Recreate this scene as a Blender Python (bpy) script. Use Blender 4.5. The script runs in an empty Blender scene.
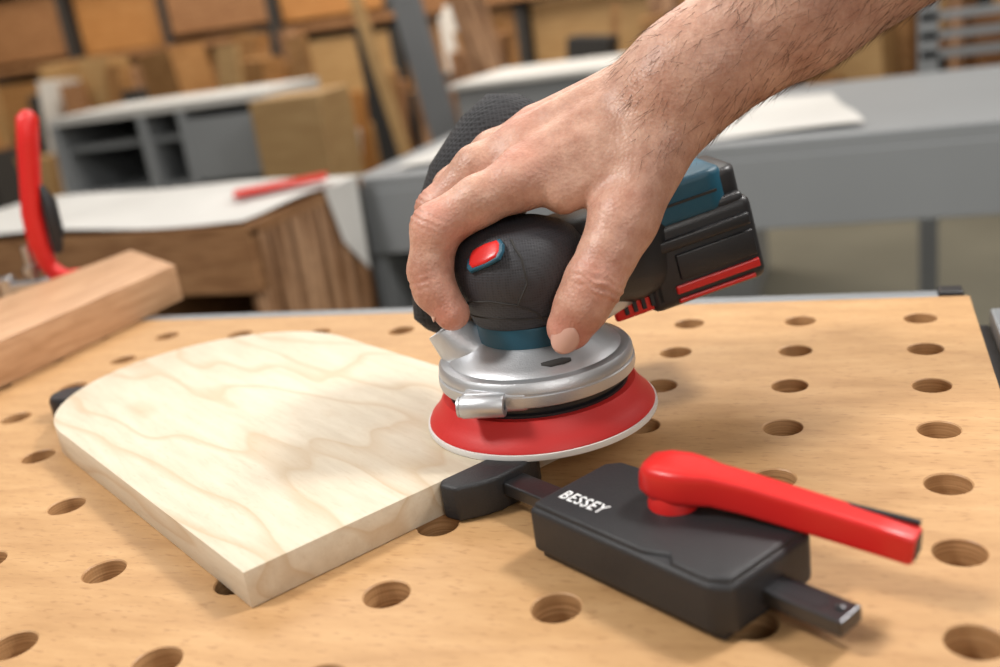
import bpy, bmesh, math, random
import numpy as np
from mathutils import Vector, Matrix, Euler
random.seed(4); rng=np.random.default_rng(5)
SC=bpy.context.scene; COL=SC.collection

# ------------------------------------------------------------------ helpers
def link(o,parent=None):
    COL.objects.link(o)
    if parent is not None: o.parent=parent
    return o
def empty(name,loc=(0,0,0),rot=(0,0,0)):
    e=bpy.data.objects.new(name,None); e.empty_display_size=.02
    e.location=loc; e.rotation_euler=rot; return link(e)
def mesh_obj(name,verts,faces,mat=None,parent=None,smooth=False,loc=(0,0,0),rot=(0,0,0)):
    me=bpy.data.meshes.new(name); me.from_pydata([tuple(v) for v in verts],[],faces); me.update()
    o=bpy.data.objects.new(name,me); o.location=loc; o.rotation_euler=rot
    if mat: me.materials.append(mat)
    if smooth:
        for p in me.polygons: p.use_smooth=True
    return link(o,parent)
def bm_obj(name,bm,mat,parent=None,smooth=False,loc=(0,0,0),rot=(0,0,0)):
    bmesh.ops.recalc_face_normals(bm,faces=bm.faces)
    me=bpy.data.meshes.new(name); bm.to_mesh(me); bm.free()
    o=bpy.data.objects.new(name,me); o.location=loc; o.rotation_euler=rot
    if mat: me.materials.append(mat)
    if smooth:
        for p in me.polygons: p.use_smooth=True
    return link(o,parent)
def box(name,c,s,mat,parent=None,rot=(0,0,0),bev=0.0,seg=2):
    bm=bmesh.new(); bmesh.ops.create_cube(bm,size=1)
    for v in bm.verts: v.co=Vector((v.co.x*s[0],v.co.y*s[1],v.co.z*s[2]))
    if bev>0: bmesh.ops.bevel(bm,geom=list(bm.edges),offset=bev,segments=seg,profile=.5,affect='EDGES')
    return bm_obj(name,bm,mat,parent,bev>0 and seg>2,c,rot)
def lathe(name,prof,mat,parent=None,n=96,loc=(0,0,0),rot=(0,0,0),smooth=True,cap=True):
    vs=[];fs=[]
    for r,z in prof:
        for k in range(n):
            t=2*math.pi*k/n; vs.append((r*math.cos(t),r*math.sin(t),z))
    for i in range(len(prof)-1):
        for k in range(n):
            fs.append((i*n+k,i*n+(k+1)%n,(i+1)*n+(k+1)%n,(i+1)*n+k))
    if cap:
        fs.append(tuple(range(n))[::-1]); fs.append(tuple((len(prof)-1)*n+k for k in range(n)))
    o=mesh_obj(name,vs,fs,mat,parent,smooth,loc,rot)
    if smooth: sharp(o,35)
    return o
def sharp(o,deg=35):
    bm=bmesh.new(); bm.from_mesh(o.data); a=math.radians(deg)
    for e in bm.edges:
        if len(e.link_faces)==2 and e.calc_face_angle(0)>a: e.smooth=False
    bm.to_mesh(o.data); bm.free()
def sup(t,e):
    c,s=math.cos(t),math.sin(t)
    return math.copysign(abs(c)**(2/e),c),math.copysign(abs(s)**(2/e),s)
def loft(name,rings,mat,parent=None,n=48,up=(0,0,1),smooth=True,sub=0):
    P=[Vector(r[0]) for r in rings]; vs=[];fs=[]
    for i,r in enumerate(rings):
        t=(P[min(i+1,len(P)-1)]-P[max(i-1,0)]).normalized()
        u=Vector(up)
        if abs(t.dot(u))>.95: u=Vector((0,1,0))
        a=u.cross(t).normalized(); b=t.cross(a)
        for k in range(n):
            x,y=sup(2*math.pi*k/n,r[3]); vs.append(P[i]+a*x*r[1]+b*y*r[2])
    for i in range(len(P)-1):
        for k in range(n): fs.append((i*n+k,i*n+(k+1)%n,(i+1)*n+(k+1)%n,(i+1)*n+k))
    fs.append(tuple(range(n))[::-1]); fs.append(tuple((len(P)-1)*n+k for k in range(n)))
    o=mesh_obj(name,vs,fs,mat,parent,smooth)
    if sub:
        m=o.modifiers.new('s','SUBSURF'); m.levels=sub; m.render_levels=sub
    else: sharp(o,50)
    return o
def prism(name,poly,z0,z1,mat,parent=None,bev=0,seg=3,loc=(0,0,0),rot=(0,0,0),smooth=True):
    bm=bmesh.new(); b=[bm.verts.new((x,y,z0)) for x,y in poly]; t=[bm.verts.new((x,y,z1)) for x,y in poly]
    n=len(poly); bm.faces.new(b[::-1]); bm.faces.new(t)
    for i in range(n): bm.faces.new((b[i],b[(i+1)%n],t[(i+1)%n],t[i]))
    if bev:
        bmesh.ops.recalc_face_normals(bm,faces=bm.faces)
        bmesh.ops.bevel(bm,geom=list(bm.edges),offset=bev,segments=seg,profile=.5,affect='EDGES',clamp_overlap=True)
    o=bm_obj(name,bm,mat,parent,smooth,loc,rot)
    if smooth: sharp(o,40)
    return o

# ------------------------------------------------------------------ materials
def mat(name,col,rough=.5,metal=0,bump=0,bscale=200,var=0,vscale=20,**kw):
    m=bpy.data.materials.new(name); m.use_nodes=True; nt=m.node_tree; b=nt.nodes['Principled BSDF']
    b.inputs['Base Color'].default_value=(*col,1); b.inputs['Roughness'].default_value=rough; b.inputs['Metallic'].default_value=metal
    for k,v in kw.items(): b.inputs[k.replace('_',' ')].default_value=v
    tc=nt.nodes.new('ShaderNodeTexCoord')
    if var:
        n=nt.nodes.new('ShaderNodeTexNoise'); n.inputs['Scale'].default_value=vscale; n.inputs['Detail'].default_value=4
        r=nt.nodes.new('ShaderNodeValToRGB'); r.color_ramp.elements[0].position=.3; r.color_ramp.elements[1].position=.7
        r.color_ramp.elements[0].color=(*[c*(1-var) for c in col],1); r.color_ramp.elements[1].color=(*[min(1,c*(1+var)) for c in col],1)
        nt.links.new(tc.outputs['Object'],n.inputs['Vector']); nt.links.new(n.outputs['Fac'],r.inputs['Fac']); nt.links.new(r.outputs['Color'],b.inputs['Base Color'])
    if bump:
        n=nt.nodes.new('ShaderNodeTexNoise'); n.inputs['Scale'].default_value=bscale; n.inputs['Detail'].default_value=3
        bp=nt.nodes.new('ShaderNodeBump'); bp.inputs['Strength'].default_value=bump; bp.inputs['Distance'].default_value=.0005
        nt.links.new(tc.outputs['Object'],n.inputs['Vector']); nt.links.new(n.outputs['Fac'],bp.inputs['Height']); nt.links.new(bp.outputs['Normal'],b.inputs['Normal'])
    return m
def dotted(name,col,rough,scale,strength,dark=.5):
    m=mat(name,col,rough); nt=m.node_tree; b=nt.nodes['Principled BSDF']; L=nt.links
    tc=nt.nodes.new('ShaderNodeTexCoord'); v=nt.nodes.new('ShaderNodeTexVoronoi'); v.inputs['Scale'].default_value=scale; v.inputs['Randomness'].default_value=.15
    L.new(tc.outputs['Object'],v.inputs['Vector'])
    bp=nt.nodes.new('ShaderNodeBump'); bp.inputs['Strength'].default_value=strength; bp.inputs['Distance'].default_value=.0008; L.new(v.outputs['Distance'],bp.inputs['Height']); L.new(bp.outputs['Normal'],b.inputs['Normal'])
    r=nt.nodes.new('ShaderNodeValToRGB'); e=r.color_ramp.elements; e[0].position=.1; e[0].color=(*[c*dark for c in col],1); e[1].position=.5; e[1].color=(*[c*1.5 for c in col],1)
    L.new(v.outputs['Distance'],r.inputs['Fac']); L.new(r.outputs['Color'],b.inputs['Base Color'])
    return m
def wood(name,c1,c2,c3,scale=(3,40,40),rot=0,rough=.5,fig_scale=(2,7,7),line=(.5,.35,.2),lineamt=.35,nl=14,fleck=0,lo=.3,hi=.7):
    m=bpy.data.materials.new(name); m.use_nodes=True; nt=m.node_tree; b=nt.nodes['Principled BSDF']; L=nt.links
    b.inputs['Roughness'].default_value=rough
    tc=nt.nodes.new('ShaderNodeTexCoord'); mp0=nt.nodes.new('ShaderNodeMapping'); mp0.inputs['Rotation'].default_value=(0,0,rot)
    L.new(tc.outputs['Object'],mp0.inputs['Vector'])
    mp=nt.nodes.new('ShaderNodeMapping'); mp.inputs['Scale'].default_value=scale; L.new(mp0.outputs[0],mp.inputs['Vector'])
    n=nt.nodes.new('ShaderNodeTexNoise'); n.inputs['Scale'].default_value=6; n.inputs['Detail'].default_value=6; n.inputs['Roughness'].default_value=.65
    L.new(mp.outputs[0],n.inputs['Vector'])
    r=nt.nodes.new('ShaderNodeValToRGB'); e=r.color_ramp.elements; e[0].position=lo; e[0].color=(*c1,1); e[1].position=hi; e[1].color=(*c3,1)
    k=e.new((lo+hi)/2); k.color=(*c2,1); L.new(n.outputs['Fac'],r.inputs['Fac'])
    mp2=nt.nodes.new('ShaderNodeMapping'); mp2.inputs['Scale'].default_value=fig_scale; L.new(mp0.outputs[0],mp2.inputs['Vector'])
    n2=nt.nodes.new('ShaderNodeTexNoise'); n2.inputs['Scale'].default_value=1.0; n2.inputs['Detail'].default_value=2; n2.inputs['Roughness'].default_value=.45
    L.new(mp2.outputs[0],n2.inputs['Vector'])
    mu=nt.nodes.new('ShaderNodeMath'); mu.operation='MULTIPLY'; mu.inputs[1].default_value=nl; L.new(n2.outputs['Fac'],mu.inputs[0])
    fr=nt.nodes.new('ShaderNodeMath'); fr.operation='FRACT'; L.new(mu.outputs[0],fr.inputs[0])
    rr=nt.nodes.new('ShaderNodeValToRGB'); e=rr.color_ramp.elements; e[0].position=0; e[0].color=(0,0,0,1); e[1].position=1; e[1].color=(0,0,0,1)
    for p,v in ((.55,.0),(.78,1),(.83,.25)): q=e.new(p); q.color=(v,v,v,1)
    L.new(fr.outputs[0],rr.inputs['Fac'])
    am=nt.nodes.new('ShaderNodeMath'); am.operation='MULTIPLY'; am.inputs[1].default_value=lineamt; L.new(rr.outputs['Color'],am.inputs[0])
    mx=nt.nodes.new('ShaderNodeMix'); mx.data_type='RGBA'; L.new(am.outputs[0],mx.inputs['Factor']); L.new(r.outputs['Color'],mx.inputs['A']); mx.inputs['B'].default_value=(*line,1)
    out=mx.outputs['Result']
    if fleck:
        mp3=nt.nodes.new('ShaderNodeMapping'); mp3.inputs['Scale'].default_value=(1,4,4); L.new(mp0.outputs[0],mp3.inputs['Vector'])
        vo=nt.nodes.new('ShaderNodeTexNoise'); vo.inputs['Scale'].default_value=130; vo.inputs['Detail'].default_value=2; L.new(mp3.outputs[0],vo.inputs['Vector'])
        fr2=nt.nodes.new('ShaderNodeValToRGB'); e=fr2.color_ramp.elements; e[0].position=.58; e[0].color=(0,0,0,1); e[1].position=.70; e[1].color=(fleck,fleck,fleck,1); L.new(vo.outputs['Fac'],fr2.inputs['Fac'])
        mf=nt.nodes.new('ShaderNodeMix'); mf.data_type='RGBA'; L.new(fr2.outputs['Color'],mf.inputs['Factor']); L.new(out,mf.inputs['A']); mf.inputs['B'].default_value=(*line,1); out=mf.outputs['Result']
    L.new(out,b.inputs['Base Color'])
    bp=nt.nodes.new('ShaderNodeBump'); bp.inputs['Strength'].default_value=.15; bp.inputs['Distance'].default_value=.0004; L.new(n.outputs['Fac'],bp.inputs['Height']); L.new(bp.outputs['Normal'],b.inputs['Normal'])
    return m
M_table=wood('table_ply',(.40,.225,.095),(.465,.27,.12),(.52,.315,.15),scale=(3,14,14),lineamt=.22,line=(.28,.135,.052),fig_scale=(1.3,5,5),fleck=.55)
M_hole=wood('ply_core',(.30,.15,.06),(.45,.25,.11),(.62,.38,.19),scale=(3,3,160),lineamt=.1)
M_maple=wood('maple',(.56,.475,.36),(.61,.53,.41),(.65,.575,.455),scale=(3,24,24),rot=math.radians(90),lineamt=.55,line=(.47,.32,.18),fig_scale=(3.4,12,12),rough=.5,nl=9,fleck=.16)
M_oak=wood('beech_rail',(.38,.205,.10),(.47,.265,.14),(.55,.33,.185),scale=(30,3,30),lineamt=.3,line=(.32,.16,.07),fig_scale=(12,2,12))
M_brown=wood('veneer_brown',(.19,.085,.032),(.28,.135,.056),(.39,.21,.095),scale=(2,2,16),lineamt=.3,line=(.13,.055,.02))
M_slat=wood('veneer_slats',(.11,.05,.02),(.26,.13,.06),(.46,.27,.15),scale=(9,9,.5),lineamt=.3,line=(.10,.045,.02),lo=.42,hi=.58)
M_ply=wood('plywood',(.20,.095,.03),(.29,.145,.05),(.38,.21,.08),scale=(2,2,5),lineamt=.2,line=(.2,.09,.03),fig_scale=(1,1,3))
M_tan=wood('tan_panel',(.33,.19,.075),(.39,.24,.10),(.45,.29,.13),scale=(1,1,5),lineamt=.12,line=(.3,.17,.06),fig_scale=(1,1,4))
M_orange=wood('orange_panel',(.34,.15,.04),(.40,.185,.055),(.46,.23,.075),scale=(1,1,3),lineamt=.1,line=(.25,.1,.03),fig_scale=(1,1,3))
M_black=mat('black_plastic',(.016,.016,.018),.40,bump=.25,bscale=900)
M_rubber=dotted('soft_grip_rubber',(.022,.022,.026),.52,750,.35,.6)
M_fabric=dotted('black_filter_fabric',(.016,.016,.018),.85,420,1.0,.35)
M_red=mat('red_plastic',(.62,.016,.014),.34,bump=.08,bscale=600)
M_redpad=mat('red_pad',(.56,.020,.018),.5,bump=.15,bscale=500)
M_blue=mat('blue_plastic',(.005,.072,.12),.5,bump=.15,bscale=900)
M_alu=mat('cast_aluminium',(.57,.58,.60),.42,.8,bump=.3,bscale=1200)
M_steel=mat('blackened_steel',(.09,.09,.095),.34,.9,bump=.2,bscale=500)
M_chrome=mat('zinc_steel',(.6,.6,.62),.25,1)
M_white=mat('hook_layer',(.72,.70,.67),.8)
M_clamp=mat('clamp_body_black',(.018,.018,.020),.5,bump=.6,bscale=1100)
M_print=mat('white_print',(.8,.8,.8),.6)
M_rail=mat('anodised_rail',(.30,.32,.34),.4,.6)
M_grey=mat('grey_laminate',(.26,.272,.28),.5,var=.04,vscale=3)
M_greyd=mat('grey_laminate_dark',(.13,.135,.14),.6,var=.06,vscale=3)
M_paper=mat('paper_sheet',(.60,.585,.555),.75,var=.07,vscale=6)
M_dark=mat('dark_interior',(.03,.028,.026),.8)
M_floor=mat('concrete_floor',(.17,.16,.12),.7,var=.15,vscale=2)
M_wall=mat('workshop_wall',(.22,.14,.075),.8,var=.25,vscale=2)

# ------------------------------------------------------------------ bench top with dog holes
bench=empty('workbench')
def bench_top():
    SX,SY,R=.075,.05726,.0100; n=40; T=.022
    xs=list(range(-14,1)); ys=list(range(-5,7))
    xb=[(i-.5)*SX for i in xs]+[.033]; yb=[(j-.5)*SY for j in ys]+[.388]
    vt={};V=[];F=[];Fm=[]
    def v(x,y,z):
        k=(round(x,5),round(y,5),round(z,5))
        if k not in vt: vt[k]=len(V); V.append(k)
        return vt[k]
    for a,i in enumerate(xs):
        for b,j in enumerate(ys):
            x0,x1,y0,y1=xb[a],xb[a+1],yb[b],yb[b+1]; cx,cy=i*SX,j*SY
            circ=[(cx+R*math.cos(2*math.pi*k/n),cy+R*math.sin(2*math.pi*k/n)) for k in range(n)]
            per=[]; h8=n//8; h4=n//4
            for k in range(n):
                if k%h4==h8:
                    p=[(x1,y1),(x0,y1),(x0,y0),(x1,y0)][k//h4]
                else:
                    q=((k+h8)//h4)%4; w=((k+h8)%h4)/h4
                    if q==0: p=(x1,y0+(y1-y0)*w)
                    elif q==1: p=(x1+(x0-x1)*w,y1)
                    elif q==2: p=(x0,y1+(y0-y1)*w)
                    else: p=(x0+(x1-x0)*w,y0)
                per.append(p)
            ch=[(cx+(R+.0006)*math.cos(2*math.pi*k/n),cy+(R+.0006)*math.sin(2*math.pi*k/n)) for k in range(n)]
            for k in range(n):
                l=(k+1)%n
                F.append((v(*ch[k],0),v(*per[k],0),v(*per[l],0),v(*ch[l],0)));Fm.append(0)
                F.append((v(*circ[k],-.0006),v(*ch[k],0),v(*ch[l],0),v(*circ[l],-.0006)));Fm.append(1)
                F.append((v(*circ[l],-.0006),v(*circ[l],-T),v(*circ[k],-T),v(*circ[k],-.0006)));Fm.append(1)
                F.append((v(*per[k],-T),v(*circ[k],-T),v(*circ[l],-T),v(*per[l],-T)));Fm.append(1)
    X0,X1,Y0,Y1=xb[0],xb[-1],yb[0],yb[-1]
    for p,q in (((X0,Y0),(X1,Y0)),((X1,Y0),(X1,Y1)),((X1,Y1),(X0,Y1)),((X0,Y1),(X0,Y0))):
        b=len(V); V.extend([(*p,0),(*q,0),(*q,-T),(*p,-T)]); F.append((b,b+3,b+2,b+1)[::-1]);Fm.append(1)
    o=mesh_obj('perforated_top',V,F,M_table,bench); o.data.materials.append(M_hole)
    o.data.polygons.foreach_set('material_index',Fm)
    return X0,Y0
X0,Y0=bench_top()
box('back_rail',((X0+.0)/2-.005,.3985,-.0085),(abs(X0)+.05,.014,.016),M_rail,bench,bev=.002)
box('rail_end_cap',(.022,.3985,-.0065),(.016,.0155,.018),M_black,bench,bev=.002)
box('side_rail',(.0515,.03,-.012),(.016,.68,.018),M_rail,bench,bev=.002)
box('side_gap',(.038,.03,-.02),(.010,.68,.01),M_black,bench)
for nm,c,s in (('shade_apron_front',(X0/2,Y0+.02,-.08),(abs(X0)-.02,.02,.115)),('shade_apron_back',(X0/2,.36,-.08),(abs(X0)-.02,.02,.115)),
               ('shade_apron_side',(.02,.03,-.08),(.02,.62,.115)),('shade_apron_end',(X0+.03,.03,-.08),(.02,.62,.115)),('shade_tray',(X0/2,.03,-.14),(abs(X0),.66,.01))):
    box(nm,c,s,M_greyd,bench)  # unseen box below the top, added to keep the dog holes dark inside
box('sub_frame',(X0/2,.03,-.050),(abs(X0)-.06,.60,.01),M_hole,bench)
for k,(x,y) in enumerate(((X0+.05,Y0+.05),(-.02,Y0+.05),(X0+.05,.34),(-.02,.34))):
    box('leg_%d'%(k+1),(x,y,-.52),(.06,.06,.76),M_greyd,bench,bev=.003)

# ------------------------------------------------------------------ maple board (arched)
N=Vector((-.280,-.0185)); ang=math.atan2(.839,.544)
def arch_board():
    W,S,R=.200,.256,.100
    pts=[(0,0),(W,0)]
    for k in range(61):
        t=math.pi*k/60; pts.append((W/2+R*math.cos(t),S+R*math.sin(t)*.98))
    pts=[(x-.036*y,y) for x,y in pts]
    o=prism('arched_maple_panel',pts,0.0003,.018,M_maple,None,bev=.0006,seg=2,smooth=True)
    o.location=(N.x,N.y,0); o.rotation_euler=(0,0,ang)
arch_board()
lathe('bench_dog',[(.013,.0),(.0135,.002),(.0135,.013),(.012,.0155)],M_black,None,n=40,loc=(-.5545,.1800,.0003))

# ------------------------------------------------------------------ horizontal bench clamp
ca=math.atan2(-.507,.862)
clamp=empty('bench_clamp',(-.1132,.0293,0),(0,0,ca))
body=[(-.052,-.0235),(.045,-.0245),(.0520,-.019),(.0535,.026),(.049,.031),(.002,.0325),(-.010,.0315),(-.026,.0315),(-.047,.0305),(-.052,.025)]
prism('body',body,.0032,.0245,M_clamp,clamp,bev=.0028,seg=4)
prism('body_raised_cover',[(-.0505,-.0215),(.012,-.0222),(.022,-.018),(.026,-.0222),(.044,-.0225),(.0505,-.018),(.0515,.025),(.047,.029),(.004,.030),(-.045,.0285),(-.0505,.023)],.022,.0262,M_clamp,clamp,bev=.0016,seg=3)
prism('body_base',[(-.049,-.021),(.048,-.021),(.048,.027),(-.049,.027)],.0003,.005,M_clamp,clamp,bev=.001,seg=2)
box('bar',(-.0085,.003,.0115),(.185,.0135,.0065),M_steel,clamp,bev=.0009,seg=2)
lathe('bar_pin',[(.0018,0),(.0018,.0010),(.0012,.0013)],M_steel,clamp,n=24,loc=(.079,.004,.0146))
prism('bar_channel',[(.054,-.001),(.073,-.001),(.075,.003),(.073,.007),(.054,.007)],.0144,.0149,M_black,clamp,smooth=False)
jaw=[(-.1154,-.0240),(-.111,-.0275),(-.102,-.0255),(-.096,-.014),(-.0935,-.006),(-.0935,.012),(-.095,.020),(-.102,.0275),(-.111,.0275),(-.1133,.024)]
prism('jaw_head',jaw,.0006,.0190,M_clamp,clamp,bev=.0035,seg=4)
lev=[((-.006,.0,.0),.006,.0055,3.5),((-.0045,.0,.0),.0105,.0078,3.6),((.003,.0,.0),.0135,.0095,4),((.014,0,.0005),.0140,.0098,4.4),((.022,0,.001),.0122,.0092,5),((.032,0,.0014),.0088,.0084,6),
     ((.05,0,.0012),.0078,.0080,7),((.08,0,-.0005),.0074,.0075,7),((.108,0,-.0022),.0071,.0071,7),((.124,0,-.0034),.0069,.0069,7),((.1255,0,-.0035),.0060,.0060,7)]
lever=loft('lever',lev,M_red,clamp,n=72)
lever.location=(-.0090,.0125,.0375); la=math.radians(-17.0)-ca; lever.rotation_euler=(0,math.radians(4.2),la); lever.scale=(.815,.86,.84)
sl=box('lever_slot',(.104,.0052,.0049),(.042,.0030,.0020),M_black,None,bev=.0005); sl.parent=lever
se=box('lever_end_insert',(.1250,.001,-.0033),(.0020,.0100,.0110),M_black,None,bev=.0008); se.parent=lever
lathe('lever_pivot',[(.0105,.022),(.0105,.028),(.008,.034)],M_red,clamp,n=40,loc=(-.001,.012,0))
cu=bpy.data.curves.new('label','FONT'); cu.body='BESSEY'; cu.size=.0086; cu.extrude=.00008; cu.align_x='CENTER'; cu.align_y='CENTER'; cu.space_character=1.15; cu.offset=.00006
cu.materials.append(M_print); lab=bpy.data.objects.new('label',cu); link(lab,clamp); lab.location=(-.0325,-.0090,.02632); lab.scale=(.84,1.15,1)

# ------------------------------------------------------------------ wood rail and small toggle clamp at left
YAW=.37658
prism('beech_rail',[(-.825,-.05),(-.674,-.05),(-.662,.452),(-.778,.530)],.0005,.036,M_oak,None,bev=.001,seg=2)
tc_=empty('toggle_clamp',(-.835,.46,0),(0,0,YAW))
loft('handle',[((.012,0,.026),.006,.007,2.5),((.006,0,.042),.009,.009,2.5),((.004,0,.065),.0105,.011,2.5),((.006,0,.095),.0105,.012,2.5),((.013,0,.13),.0095,.012,2.5),((.021,0,.165),.0098,.0125,2.5),((.027,0,.190),.0095,.012,2.5),((.029,0,.196),.004,.006,2.5)],M_red,tc_,n=28,up=(0,1,0))
loft('trigger',[((.020,0,.052),.004,.005,2.5),((.024,0,.075),.007,.008,2.5),((.025,0,.105),.0065,.009,2.5),((.022,0,.122),.002,.004,2.5)],M_black,tc_,n=20,up=(0,1,0))
loft('knob',[((.020,0,.024),.007,.007,2),((.026,0,.022),.011,.011,2),((.034,0,.020),.012,.012,2),((.038,0,.019),.006,.006,2)],M_red,tc_,n=28)
loft('red_neck',[((.004,0,.044),.007,.007,2.5),((.014,0,.030),.008,.008,2.5),((.026,0,.022),.007,.007,2.5)],M_red,tc_,n=24,up=(0,1,0))
lathe('spindle',[(.0045,0),(.0045,.085)],M_chrome,tc_,n=20,loc=(-.012,0,-.022))
lathe('spindle_collar',[(.008,0),(.008,.008)],M_chrome,tc_,n=20,loc=(-.012,0,.034))
box('bracket',(-.014,0,.022),(.050,.014,.012),M_chrome,tc_,bev=.003)
box('arm',(-.040,0,.010),(.014,.014,.050),M_chrome,tc_,bev=.003)
box('rail_hook',(-.002,-.028,-.0215),(.024,.062,.008),M_chrome,tc_,bev=.002)

# ------------------------------------------------------------------ sander
SO=(-.1983,.1500,0)
sander=empty('random_orbit_sander',SO,(0,0,YAW))
mm=.001
def pr(l): return [(r*mm,z*mm) for r,z in l]
lathe('hook_face',pr([(58,18.2),(61.8,18.3),(62.2,19.6),(61.9,21.4),(57,21.6)]),M_white,sander)
lathe('red_pad',pr([(60.4,21.0),(61.0,21.8),(60.4,23.2),(57.4,26.3),(54.5,30),(53,33),(51.6,34.8),(44,35)]),M_redpad,sander)
lathe('gap_skirt',pr([(46,33),(48,34.6),(48,36.2),(46,36.8),(46,38),(48.4,38.6),(48.4,41),(45,41.5),(44,42)]),M_black,sander)
lathe('housing',pr([(44,41),(50.4,41.2),(52.2,42.2),(52.6,44),(52.4,47.6),(51.6,48.0),(51.6,48.8),(52.0,49.4),(51.6,52.4),(50.2,54.2),(47.4,55),(45.9,54.8),(45.2,55.6),(41,57.6),(33,61),(29.5,63),(27,64.2),(24,64.6)]),M_alu,sander)
box('housing_lug',(-.022,-.038,.0455),(.034,.020,.011),M_alu,sander,rot=(0,0,-.25),bev=.003,seg=3)
lathe('screw_boss',pr([(2.6,.2),(2.6,0),(5.4,0),(5.8,.8),(5.8,21),(5.2,22)]),M_alu,sander,n=36,loc=(-.0195,-.0515,.0455),rot=(0,-math.pi/2,-.25),cap=False)
lathe('screw_boss_cap',pr([(5.2,0),(5.0,1.2),(2.4,1.4),(2.4,.4)]),M_alu,sander,n=36,loc=(-.0410,-.0460,.0455),rot=(0,-math.pi/2,-.25),cap=False)
lathe('screw_recess',pr([(2.7,0),(2.6,.5)]),M_dark,sander,n=24,loc=(-.0412,-.04595,.0455),rot=(0,-math.pi/2,-.25))
loft('housing_slot',[((.001,-.038,.0579),.0012,.0015,2),((.005,-.038,.0580),.0028,.0018,2),((.012,-.0365,.0582),.0028,.0018,2),((.016,-.036,.0582),.001,.0012,2)],M_dark,sander,n=20)
loft('dust_outlet',[((-.012,.002,.052),.012,.010,2.4),((-.024,.006,.053),.019,.013,2.6),((-.032,.010,.058),.020,.015,2.6),((-.037,.015,.068),.019,.014,2.6),((-.038,.018,.080),.018,.013,2.6)],M_alu,sander,n=40)
loft('dust_box',[((-.050,.046,.056),.010,.008,3),((-.047,.047,.062),.018,.018,3),((-.043,.050,.080),.021,.022,3.2),((-.033,.055,.108),.027,.026,3),((-.018,.062,.132),.030,.029,2.8),((.001,.070,.152),.030,.030,2.6),((.013,.074,.164),.026,.025,2.4),((.020,.076,.171),.014,.015,2.2),((.021,.077,.173),.003,.004,2)],M_fabric,sander,n=48,up=(0,1,0))
lathe('blue_collar',pr([(27.2,63),(28.0,63.8),(28.4,73.0),(28,74.2),(27,74.4)]),M_blue,sander)
grip=lathe('grip',pr([(27.4,74),(28.2,74.8),(28.9,77),(30.6,81),(33.4,87),(35.2,93),(35.8,99),(35.2,105),(33.2,111),(29.6,116.5),(23.5,121),(15,124),(5,125.2),(.5,125.3)]),M_rubber,sander)
grip.location=(-.0015,0,0)
def seam(name,pts,mat_,r=.0006):
    c=bpy.data.curves.new(name,'CURVE'); c.dimensions='3D'; c.bevel_depth=r; c.bevel_resolution=2
    s=c.splines.new('NURBS'); s.points.add(len(pts)-1); s.use_endpoint_u=True; s.order_u=3
    for p,q in zip(s.points,pts): p.co=(*q,1)
    c.materials.append(mat_); o=bpy.data.objects.new(name,c); return link(o,sander)
GP=[(28.9,77),(30.6,81),(33.4,87),(35.2,93),(35.8,99),(35.2,105),(33.2,111),(29.6,116.5),(23.5,121),(15,124)]
def gp(az,c,off=0):
    r=np.interp(c,[p[1] for p in GP],[p[0] for p in GP])+off; t=math.radians(az)
    return ((r*math.sin(t)-1.5)*mm,-r*math.cos(t)*mm,c*mm)
def path(a,n=8):
    o=[]
    for i in range(len(a)-1):
        for k in range(n): w=k/n; o.append(gp(a[i][0]*(1-w)+a[i+1][0]*w,a[i][1]*(1-w)+a[i+1][1]*w))
    o.append(gp(*a[-1])); return o
seam('grip_seam',path([(-64,88),(-50,91),(-30,92),(-8,89),(6,84),(14,78)]),M_dark)
seam('grip_seam_upper',path([(-8,89),(2,100),(0,112),(-8,120)]),M_dark)
seam('grip_seam_lower',path([(-70,81),(-30,82),(6,80),(40,79)]),M_dark,.0005)
b_=loft('power_switch',[((-.0088,0,0),.0032,.0012,3.4),((-.0068,0,0),.0056,.0018,4),((.001,0,0),.0060,.002,4),((.0076,0,0),.0052,.0018,4),((.0094,0,0),.0026,.001,3.4)],M_red,sander,n=32)
b_.location=gp(-34,114.5,-.2); b_.rotation_euler=(math.radians(42),math.radians(-20),math.radians(-30))
b2=loft('switch_surround',[((-.0108,0,0),.004,.001,3.4),((-.0086,0,0),.0068,.0014,4),((.002,0,0),.0070,.0014,4),((.0092,0,0),.0060,.0014,4),((.0112,0,0),.0025,.001,3.4)],M_blue,sander,n=32)
b2.location=gp(-34,114.0,-.8); b2.rotation_euler=b_.rotation_euler
loft('motor_body',[((.005,.012,.094),.022,.024,3),((.03,.03,.092),.026,.026,3),((.052,.045,.088),.027,.027,3.4),((.066,.056,.088),.027,.028,3.6)],M_black,sander,n=40)
loft('belly_duct',[((.01,.02,.064),.016,.008,3),((.035,.03,.066),.018,.009,3),((.055,.045,.069),.014,.010,3),((.06,.05,.070),.008,.008,3)],M_alu,sander,n=32)
bt=empty('battery_mount'); bt.parent=sander; bt.location=(.096,.066,.090); bt.rotation_euler=(0,math.radians(-10),math.radians(6))
box('battery_pack',(0,0,-.008),(.070,.062,.050),M_black,bt,bev=.006,seg=4)
box('battery_side_rib',(.002,-.0312,.004),(.058,.004,.007),M_black,bt,bev=.0015,seg=3)
box('battery_side_panel',(.008,-.0312,-.010),(.046,.003,.015),M_black,bt,bev=.001,seg=3)
box('battery_latch',(.0345,0,-.006),(.004,.040,.026),M_black,bt,bev=.0015,seg=3)
box('battery_red_stripe',(.006,-.0312,-.0225),(.050,.0025,.0050),M_red,bt,bev=.0008)
box('battery_red_stripe_2',(.004,-.0312,-.0290),(.046,.0025,.0024),M_red,bt,bev=.0006)
box('mount_plate',(-.002,0,.0155),(.067,.059,.008),M_black,bt,bev=.003,seg=3)
prism('mount_heel',[(.018,-.027),(.030,-.025),(.0335,-.018),(.0335,.022),(.018,.026)],.012,.034,M_black,bt,bev=.004,seg=4)
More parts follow.
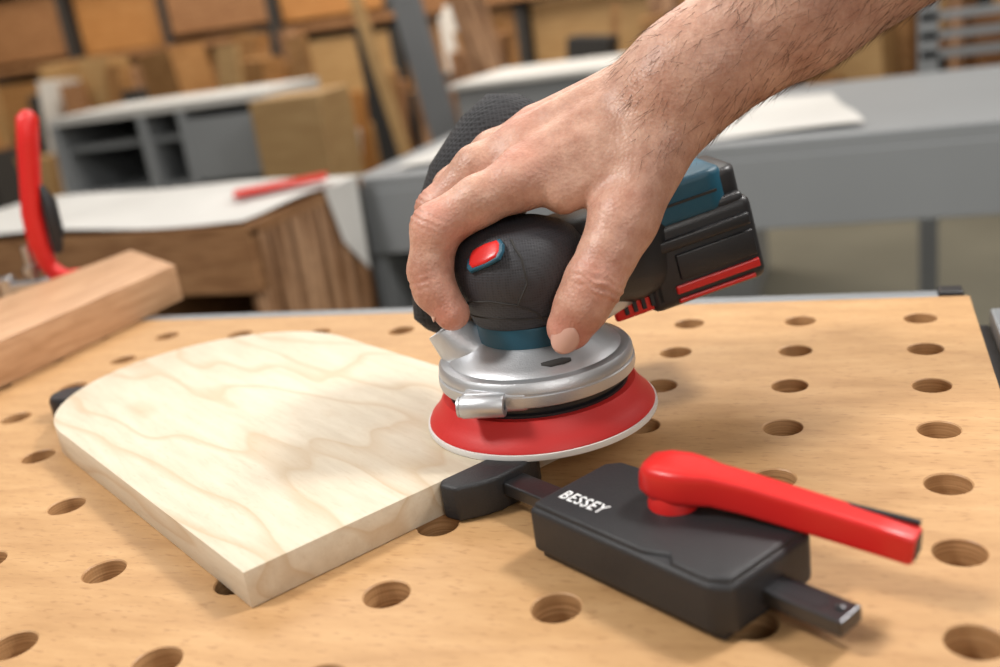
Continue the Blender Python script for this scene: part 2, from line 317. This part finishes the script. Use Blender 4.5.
prism('blue_cap',[(-.040,-.0305),(.016,-.0305),(.024,-.025),(.024,.024),(-.040,.028)],.013,.037,M_blue,bt,bev=.004,seg=4)
box('blue_cap_groove',(-.008,-.0308,.025),(.05,.001,.0014),M_dark,bt)
for k in range(5):
    box('vent_slot_%d'%(k+1),(-.049+k*.0052,-.0285,-.020),(.0022,.005,.013),M_dark,bt)
box('vent_frame',(-.040,-.027,-.020),(.032,.004,.020),M_red,bt,bev=.002,seg=3)

# ------------------------------------------------------------------ hand and forearm (signed-distance sculpt, sander frame, mm)
def make_hand():
    lo=np.array([-70.,-66.,54.]); hi=np.array([285.,84.,324.]); h=1.1
    n=((hi-lo)/h).astype(int)+1
    ax=[(lo[i]+h*np.arange(n[i])).astype(np.float32) for i in range(3)]
    BIG=np.float32(60)
    def field(prims,k):
        D=np.full(n,BIG,np.float32)
        for pr_ in prims:
            a,b,ra,rb=np.array(pr_[0],float),np.array(pr_[1],float),pr_[2],pr_[3]
            m=22+max(ra,rb)
            s=[]
            for i in range(3):
                i0=max(0,int((min(a[i],b[i])-m-lo[i])/h)); i1=min(n[i],int((max(a[i],b[i])+m-lo[i])/h)+1); s.append(slice(i0,i1))
            X=ax[0][s[0]][:,None,None]-a[0]; Y=ax[1][s[1]][None,:,None]-a[1]; Z=ax[2][s[2]][None,None,:]-a[2]
            v=b-a; L2=max(v@v,1e-6)
            t=np.clip((X*v[0]+Y*v[1]+Z*v[2])/L2,0,1)
            d=np.sqrt((X-t*v[0])**2+(Y-t*v[1])**2+(Z-t*v[2])**2)-(ra+(rb-ra)*t)
            S=D[s[0],s[1],s[2]]
            q=np.maximum(k-np.abs(S-d),0)/k
            D[s[0],s[1],s[2]]=np.minimum(S,d)-q*q*k*.25
        return D
    palm=[((78,0,166),(4,-4,144),16,13.5),((78,12,176),(8,17,156),17,14),((80,24,178),(16,36,160),16,13.5),((82,34,172),(27,53,153),14,12),
          ((82,-4,160),(50,-27,122),17,15),((62,-10,150),(24,-12,136),14,10),((70,14,158),(30,20,146),16,14),
          ((5,-2,156),(70,4,182),2.6,3.0),((9,17,169),(72,14,191),2.6,3.0),((17,35,172),(74,22,192),2.4,3),
          ((84,6,174),(94,6,182),29,29),((94,6,182),(150,7,212),29,36),((150,7,212),(220,5,250),36,43),((220,5,250),(340,0,318),43,48)]
    P=field(palm,9)
    def chain(pts,k=4):
        return field([(pts[i][0],pts[i+1][0],pts[i][1],pts[i+1][1]) for i in range(len(pts)-1)],k)
    idx=[((3,-5,144),13.5),((-18,-8,138),12.4),((-41,-10,128),12.3),((-47,-15,108),10.9),((-46,-19,99),10.4),((-39,-23,87),9.0)]
    mid=[((8,17,156),14),((-16,16,150),12.6),((-39,15,132),12.0),((-46,13,108),10.6),((-40,9,90),9.2)]
    rin=[((16,36,160),13),((-6,38,154),12),((-30,38,138),11.6),((-42,34,114),10.4),((-38,28,95),9)]
    pin=[((27,53,153),11.5),((8,56,147),10.4),((-10,57,134),10),((-22,54,116),9.2),((-25,48,99),8)]
    thb=[((50,-27,122),15),((40,-35,109),13.8),((31,-40,97),13.9),((24,-42,87),12.8),((17,-42,77),11.3)]
    def smin(A,B,k):
        q=np.maximum(k-np.abs(A-B),0)/k
        return np.minimum(A,B)-q*q*k*.25
    T=P.copy(); base=P
    for c_,k in ((idx,7),(mid,7),(rin,7),(pin,7),(thb,9)):
        F_=chain(c_); np.minimum(T,smin(base,F_,k),out=T); del F_
    X=ax[0][:,None,None]; Y=ax[1][None,:,None]; Z=ax[2][None,None,:]
    def crease(J,d,side,amp=.45,wl=3.6,wid=5.5,rad=17):
        J=np.array(J,float); d=np.array(d,float); d/=np.linalg.norm(d); side=np.array(side,float); side/=np.linalg.norm(side)
        s=[]
        for i in range(3):
            i0=max(0,int((J[i]-30-lo[i])/h)); i1=min(n[i],int((J[i]+30-lo[i])/h)); s.append(slice(i0,i1))
        x=X[s[0]]-J[0]; y=Y[:,s[1]]-J[1]; z=Z[:,:,s[2]]-J[2]
        t=x*d[0]+y*d[1]+z*d[2]; w=x*side[0]+y*side[1]+z*side[2]; rr=np.sqrt(x*x+y*y+z*z)
        tt=t+.9*np.sin(w*.45+x*.3)
        g=amp*np.exp(-(t/wid)**2)*np.cos(tt*2*math.pi/wl)*np.clip(w/8,0,1)*np.clip((rad+4-rr)/4,0,1)
        T[s[0],s[1],s[2]]+=g.astype(np.float32)
    crease((31,-40,97),(-.6,-.1,-.8),(.5,-.8,.3),amp=.7)
    crease((-41,-10,128),(-.6,-.2,-.8),(-.8,-.3,.5),amp=.55)
    crease((-46,-17,104),(.1,-.2,-1),(-.9,-.4,0),amp=.45)
    crease((-39,15,132),(-.6,-.1,-.8),(-.7,0,.7),amp=.5)
    ins=T<0
    c0=ins[:-1,:-1,:-1]; allin=c0.copy(); anyin=c0.copy()
    for dx in (0,1):
        for dy in (0,1):
            for dz in (0,1):
                q=ins[dx:n[0]-1+dx,dy:n[1]-1+dy,dz:n[2]-1+dz]; allin&=q; anyin|=q
    act=anyin&~allin
    I=np.argwhere(act); idxm=np.full(act.shape,-1,np.int64); idxm[act]=np.arange(len(I))
    S=np.zeros((len(I),3)); Cn=np.zeros(len(I))
    co=[(dx,dy,dz) for dx in (0,1) for dy in (0,1) for dz in (0,1)]
    val={c:T[I[:,0]+c[0],I[:,1]+c[1],I[:,2]+c[2]].astype(float) for c in co}
    for a in co:
        for axx in range(3):
            if a[axx]==0:
                b=list(a); b[axx]=1; b=tuple(b); d0,d1=val[a],val[b]; m=(d0<0)!=(d1<0)
                t=np.where(m,d0/np.where(m,d0-d1,1),0)
                p=np.array(a,float)[None,:]+t[:,None]*(np.array(b)-np.array(a))[None,:]
                S+=p*m[:,None]; Cn+=m
    V=lo+(I+S/Cn[:,None])*h
    faces=[]
    for axx in range(3):
        o1,o2=(axx+1)%3,(axx+2)%3
        sl0=[slice(None)]*3; sl1=[slice(None)]*3; sl0[axx]=slice(0,-1); sl1[axx]=slice(1,None)
        A=ins[tuple(sl0)]; B=ins[tuple(sl1)]; E=np.argwhere(A!=B)
        E=E[(E[:,o1]>0)&(E[:,o2]>0)&(E[:,o1]<n[o1]-1)&(E[:,o2]<n[o2]-1)]
        e1=np.zeros(3,int); e1[o1]=1; e2=np.zeros(3,int); e2[o2]=1
        q=[idxm[tuple((E-k).T)] for k in (e1+e2,e2,0*e1,e1)]
        Q=np.stack(q,1); fl=~A[tuple(E.T)]
        Q[fl]=Q[fl][:,::-1]; Q=Q[(Q>=0).all(1)]; faces.append(Q)
    Fq=np.concatenate(faces)
    me=bpy.data.meshes.new('hand'); me.vertices.add(len(V)); me.vertices.foreach_set('co',(V*mm).astype(np.float32).ravel())
    me.loops.add(Fq.size); me.loops.foreach_set('vertex_index',Fq.ravel().astype(np.int32))
    me.polygons.add(len(Fq)); me.polygons.foreach_set('loop_start',np.arange(0,Fq.size,4,dtype=np.int32))
    me.update(calc_edges=True); me.validate()
    me.polygons.foreach_set('use_smooth',[True]*len(me.polygons))
    pts=[((-41,-16,134),13,.5),((3,-8,155),16,.3),((-42,-27,88),13,.65),((30,-48,100),14,.4),((14,-48,72),15,.7),((8,17,168),15,.3),((15,36,170),14,.3),((-47,-20,104),10,.35),((45,-30,125),16,.2),((-44,15,140),12,.4)]
    B=np.zeros(len(V))
    for p,r,w in pts: B=np.maximum(B,w*np.exp(-((V-np.array(p))**2).sum(1)/(r*r)))
    at=me.attributes.new('blush','FLOAT','POINT'); at.data.foreach_set('value',B.astype(np.float32))
    return me,V
hand_e=empty('human_hand_and_forearm',SO,(0,0,YAW))
me,HV=make_hand()
ho=bpy.data.objects.new('skin',me); link(ho,hand_e)
sm=ho.modifiers.new('smooth','SMOOTH'); sm.factor=.5; sm.iterations=2
def skin():
    m=bpy.data.materials.new('skin'); m.use_nodes=True; nt=m.node_tree; b=nt.nodes['Principled BSDF']; L=nt.links
    b.inputs['Roughness'].default_value=.47; b.inputs['Subsurface Weight'].default_value=.12; b.inputs['Subsurface Radius'].default_value=(1,.35,.2); b.inputs['Subsurface Scale'].default_value=.003
    tc=nt.nodes.new('ShaderNodeTexCoord'); n=nt.nodes.new('ShaderNodeTexNoise'); n.inputs['Scale'].default_value=42; n.inputs['Detail'].default_value=8; n.inputs['Roughness'].default_value=.75
    L.new(tc.outputs['Object'],n.inputs['Vector'])
    r=nt.nodes.new('ShaderNodeValToRGB'); e=r.color_ramp.elements; e[0].position=.36; e[0].color=(.40,.195,.13,1); e[1].position=.64; e[1].color=(.62,.375,.275,1); L.new(n.outputs['Fac'],r.inputs['Fac'])
    a=nt.nodes.new('ShaderNodeAttribute'); a.attribute_name='blush'
    mx=nt.nodes.new('ShaderNodeMix'); mx.data_type='RGBA'; L.new(a.outputs['Fac'],mx.inputs['Factor']); L.new(r.outputs['Color'],mx.inputs['A']); mx.inputs['B'].default_value=(.55,.19,.145,1)
    L.new(mx.outputs['Result'],b.inputs['Base Color'])
    v=nt.nodes.new('ShaderNodeTexVoronoi'); v.inputs['Scale'].default_value=620; L.new(tc.outputs['Object'],v.inputs['Vector'])
    n3=nt.nodes.new('ShaderNodeTexNoise'); n3.inputs['Scale'].default_value=180; n3.inputs['Detail'].default_value=5; L.new(tc.outputs['Object'],n3.inputs['Vector'])
    ad=nt.nodes.new('ShaderNodeMath'); ad.operation='MULTIPLY_ADD'; ad.inputs[1].default_value=.45; L.new(v.outputs['Distance'],ad.inputs[0]); L.new(n3.outputs['Fac'],ad.inputs[2])
    bp=nt.nodes.new('ShaderNodeBump'); bp.inputs['Strength'].default_value=.7; bp.inputs['Distance'].default_value=.0006; L.new(ad.outputs[0],bp.inputs['Height']); L.new(bp.outputs['Normal'],b.inputs['Normal'])
    return m
M_skin=skin(); me.materials.append(M_skin)
M_nail=mat('fingernail',(.60,.355,.28),.3)
def nail(name,c,nrm,along,w,l):
    nrm=Vector(nrm).normalized(); al=(Vector(along)-nrm*Vector(along).dot(nrm)).normalized(); sd=al.cross(nrm)
    vs=[];fs=[];U_,V_=12,12
    for i in range(U_+1):
        for j in range(V_+1):
            u=-1+2*i/U_; v=-1+2*j/V_
            xx,yy=u*math.sqrt(1-v*v/2),v*math.sqrt(1-u*u/2)
            vs.append(Vector(c)+sd*xx*w+al*yy*l-nrm*(xx*xx*w*.42+yy*yy*l*.10))
    for i in range(U_):
        for j in range(V_): fs.append((i*(V_+1)+j,(i+1)*(V_+1)+j,(i+1)*(V_+1)+j+1,i*(V_+1)+j+1))
    o=mesh_obj(name,[v*mm for v in vs],fs,M_nail,hand_e,True)
    s=o.modifiers.new('so','SOLIDIFY'); s.thickness=.0005; s.offset=0
nail('thumb_nail',(12.6,-53.0,75.0),(-.38,-.91,.12),(-.58,0,-.8),6.8,7.6)
nail('index_nail',(-49.6,-23,90),(-1,-.15,.0),(.35,-.3,-.85),5.2,6.2)
def hairs():
    c=bpy.data.curves.new('arm_hair','CURVE'); c.dimensions='3D'; c.bevel_depth=.00009; c.bevel_resolution=0
    nr=np.zeros(len(me.vertices)*3,np.float32); me.vertices.foreach_get('normal',nr); nr=nr.reshape(-1,3)
    sel=np.where((HV[:,0]>58)&(HV[:,0]<270)&(HV[:,2]>150))[0]
    pick=rng.choice(sel,3800,replace=False)
    for i in pick:
        if HV[i,0]<110 and rng.random()>.5: continue
        p=HV[i]*mm; nn=nr[i]; d=np.array([-.75,.0,-.7])+rng.normal(0,.3,3)+nn*.25; d-=nn*(d@nn)*.75; d/=np.linalg.norm(d)
        l=rng.uniform(.005,.012)
        s=c.splines.new('POLY'); s.points.add(2)
        for k in range(3):
            q=p+d*l*k/2+nn*(.0006*k)
            s.points[k].co=(*q,1); s.points[k].radius=1-.4*k
    c.materials.append(mat('hair',(.11,.05,.025),.6)); link(bpy.data.objects.new('arm_hair',c),hand_e)
hairs()

# ------------------------------------------------------------------ workshop
FZ=-.90
box('floor',(-.5,3,FZ-.02),(19,12,.04),M_floor)
box('wall_back',(-.5,8.0,.9),(19,.1,3.6),M_wall)
box('wall_left',(-10,3,.9),(.1,12,3.6),M_wall)
box('wall_right',(9,3,.9),(.1,12,3.6),M_wall)
d=empty('grey_workshop_desk',(-1.028,1.50,-.012),(0,0,.035))
box('desk_top',(1.5,.43,-.065),(3.0,.86,.03),M_grey,d,bev=.003)
box('fascia',(1.5,.008,-.145),(3.0,.02,.135),M_grey,d,bev=.003)
box('side_panel_left',(.02,.43,-.49),(.04,.84,.82),M_grey,d,bev=.003)
box('inner_panel',(.27,.43,-.49),(.025,.80,.79),M_grey,d)
box('side_panel_right',(2.98,.43,-.49),(.03,.84,.79),M_grey,d)
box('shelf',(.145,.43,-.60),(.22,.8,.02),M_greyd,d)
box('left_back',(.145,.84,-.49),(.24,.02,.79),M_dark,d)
def sheet(name,pts,z,mat_,amp=.004):
    (x0,y0),(x1,y1),(x2,y2),(x3,y3)=pts; n=24; vs=[];fs=[]
    for i in range(n+1):
        for j in range(n+1):
            u,v=i/n,j/n; x=(1-u)*(1-v)*x0+u*(1-v)*x1+u*v*x2+(1-u)*v*x3; y=(1-u)*(1-v)*y0+u*(1-v)*y1+u*v*y2+(1-u)*v*y3
            vs.append((x,y,z+amp*(1+math.sin(x*9+y*5)*math.cos(y*11-x*3))))
    for i in range(n):
        for j in range(n): fs.append((i*(n+1)+j,(i+1)*(n+1)+j,(i+1)*(n+1)+j+1,i*(n+1)+j+1))
    return mesh_obj(name,vs,fs,mat_,None,True)
sheet('paper_sheet',[(-.46,1.57),(-.03,1.60),(-.10,2.10),(-.56,2.15)],-.060,M_paper,.006)
sheet('paper_sheet',[(-.95,1.56),(-.60,1.62),(-.66,2.30),(-.98,2.28)],-.060,M_paper,.008)
c2=empty('wooden_cabinet')
box('carcass_front',(-1.43,1.065,-.115),(.88,.03,.11),M_brown,c2,bev=.003)
box('carcass_right',(-1.005,1.26,-.475),(.03,.40,.83),M_slat,c2,bev=.002)
box('carcass_left',(-1.86,1.26,-.475),(.03,.40,.83),M_brown,c2)
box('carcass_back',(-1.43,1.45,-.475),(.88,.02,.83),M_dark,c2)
box('carcass_mid',(-1.25,1.26,-.53),(.03,.38,.72),M_brown,c2)
box('carcass_top',(-1.43,1.26,-.062),(.88,.42,.02),M_brown,c2)
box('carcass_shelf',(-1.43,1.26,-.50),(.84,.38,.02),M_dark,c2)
box('door_left',(-1.56,1.06,-.53),(.58,.02,.70),M_brown,c2)
sheet('paper_sheet',[(-1.87,1.06),(-1.00,1.055),(-.985,1.47),(-1.87,1.47)],-.050,M_paper,.007)
drape=prism('paper_drape',[(0,0),(.13,0),(.12,-.19),(.035,-.11)],0,.002,M_paper,None,smooth=False)
drape.rotation_euler=(math.pi/2,0,math.pi/2); drape.location=(-.987,1.31,-.047)
prism('red_folder',[(0,0),(.13,.12),(.10,.18),(-.03,.05)],0,.006,M_red,None,loc=(-1.125,1.22,-.033),smooth=False)
c3=empty('open_shelf_cabinet',(-2.46,2.95,0),(0,0,.15))
box('top',(0,0,.06),(.86,.55,.03),M_paper,c3)
for k,x in enumerate((-.415,-.06,.10,.415)): box('upright_%d'%k,(x,0,-.43),(.03,.55,.95),M_grey,c3)
for k,z in enumerate((-.05,-.22,-.45,-.7)): box('shelf_%d'%k,(0,0.02,z),(.82,.5,.02),M_grey,c3)
box('drawer_front',(.26,-.262,-.10),(.30,.02,.22),M_grey,c3)
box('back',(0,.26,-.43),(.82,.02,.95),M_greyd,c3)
box('tan_chest',(-1.775,2.62,-.42),(.24,.30,.96),M_tan,None,rot=(0,0,.15),bev=.004)
rk=empty('lumber_rack',(0,6.6,0))
for k in range(13):
    box('post_%d'%k,(-8.85+k*.95,0,.3),(.07,.5,2.4),M_dark,rk)
for r in range(4):
    for k in range(12):
        x=-8.37+k*.95; z=-.66+r*.62
        mt=[M_ply,M_orange,M_ply,M_orange,M_brown,M_tan][(k*3+r*2)%6]
        if r==0 and k%2: mt=M_dark
        box('sheet_stack_%d_%d'%(r,k),(x,-.05+.05*((k+r)%3),z+.02),(.86,.4,.44+.05*((k*7+r)%3)),mt,rk,bev=.01)
    box('rack_beam_%d'%r,(-3.1,-.28,-.94+r*.62),(11.4,.06,.05),M_brown,rk)
def clutter(name,x0,x1,y0,y1,num,hmin,hmax,mats,seed):
    R_=random.Random(seed); bm=bmesh.new()
    for i in range(num):
        w,dd,hh=R_.uniform(.04,.28),R_.uniform(.04,.3),R_.uniform(hmin,hmax); x,y=R_.uniform(x0,x1),R_.uniform(y0,y1)
        M=Matrix.Translation((x,y,FZ+hh/2))@Euler((R_.uniform(-.06,.06),R_.uniform(-.14,.14),R_.uniform(-.4,.4))).to_matrix().to_4x4()@Matrix.Diagonal((w,dd,hh,1))
        g=bmesh.ops.create_cube(bm,size=1,matrix=M); mi=R_.randrange(len(mats))
        for f in {f for v in g['verts'] for f in v.link_faces}: f.material_index=mi
    o=bm_obj(name,bm,None)
    for m_ in mats: o.data.materials.append(m_)
    return o
clutter('timber_offcut_pile',-6.4,-1.7,4.6,5.8,80,.5,1.25,[M_ply,M_brown,M_brown,M_dark,M_tan,M_orange,M_dark,M_slat,M_paper],3)
clutter('timber_offcut_pile',-1.5,1.6,4.7,5.9,50,.5,1.2,[M_dark,M_brown,M_slat,M_tan,M_dark,M_slat,M_ply],8)
for (x,y,w,hh,t,mt) in ((-1.78,3.75,.13,1.55,-.20,M_greyd),(-1.56,3.95,.16,1.5,-.24,M_slat),(-1.98,3.75,.05,1.3,-.22,M_tan),(-2.12,3.9,.09,1.15,-.1,M_dark),(-2.45,3.85,.10,1.15,-.10,M_ply),(-2.95,3.9,.12,1.15,.06,M_tan)):
    box('leaning_plank',(x,y,FZ+hh/2),(w,.04,hh),mt,None,rot=(-.1,t,0),bev=.003)
bx=empty('grey_box_bench',(-.90,3.35,0))
box('body',(0,0,-.46),(1.0,.6,.88),M_grey,bx,bev=.005); box('top_cloth',(0,0,-.01),(1.04,.64,.02),M_paper,bx,bev=.004)
b4=empty('timber_frame_stack',(.62,2.75,0))
for k in range(3): box('frame_bar_%d'%k,(0,.0,-.05+.05*k),(1.0,.05,.02),M_grey,b4)
for k,x in enumerate((-.48,0,.48)): box('frame_post_%d'%k,(x,0,-.40),(.05,.05,1.0),M_grey,b4)
sr=empty('slatted_crate',(1.1,4.2,0))
for k in range(8): box('slat_%d'%k,(-.5+.14*k,0,-.05),(.05,.04,1.7),M_tan,sr)
box('rail_a',(0,.03,.2),(1.2,.03,.06),M_tan,sr); box('rail_b',(0,.03,-.5),(1.2,.03,.06),M_tan,sr)

# ------------------------------------------------------------------ light, camera
w=bpy.data.worlds.new('w'); SC.world=w; w.use_nodes=True; bg=w.node_tree.nodes['Background']; bg.inputs[0].default_value=(1,.95,.88,1); bg.inputs[1].default_value=.30
def area(name,loc,target,size,power,col=(1,1,1)):
    l=bpy.data.lights.new(name,'AREA'); l.size=size; l.energy=power; l.color=col; o=bpy.data.objects.new(name,l); link(o); o.location=loc
    o.rotation_euler=(Vector(target)-Vector(loc)).to_track_quat('-Z','Y').to_euler(); return o
area('key_softbox',(-1.15,-.35,1.45),(-.2,.15,0),.34,26,(1,.975,.94))
area('rim_softbox',(.50,.62,1.15),(-.2,.15,0),.22,16,(1,.975,.94))
area('front_fill',(.75,-1.1,.9),(-.15,.1,0),.6,8,(1,.96,.91))  # unseen fill light, added to lift the dim faces toward the camera
area('workshop_fill',(-1.5,3.0,2.3),(-1.5,3.2,0),2.5,85,(1,.95,.88))  # unseen area lights from here on, added to brighten the background
area('workshop_fill',(1.5,2.0,2.3),(.5,2.4,0),2.0,50,(1,.96,.92))
area('workshop_fill',(-2.5,5.0,2.3),(-2.5,6.5,0),2.0,105,(1,.87,.72))  # added fill that brightens the lumber rack
area('workshop_fill',(-6.0,4.5,2.3),(-6.0,6.5,0),2.0,80,(1,.87,.72))

cam=bpy.data.cameras.new('camera'); co=bpy.data.objects.new('camera',cam); link(co)
y_,p_,r_=.37658,.31373,-.14308
cy,sy=math.cos(y_),math.sin(y_);cp,sp=math.cos(p_),math.sin(p_)
F=Vector((-sy*cp,cy*cp,-sp));R0=Vector((cy,sy,0));U0=R0.cross(F)
R=math.cos(r_)*R0+math.sin(r_)*U0;U=-math.sin(r_)*R0+math.cos(r_)*U0
m=Matrix((R,U,-F)).transposed().to_4x4(); m.translation=(-.03219,-.31583,.22562); co.matrix_world=m
cam.sensor_width=36; cam.lens=.98484*36; cam.clip_start=.01
cam.dof.use_dof=True; cam.dof.focus_distance=.49; cam.dof.aperture_fstop=5.0
SC.camera=co
SC.view_settings.view_transform='Standard'
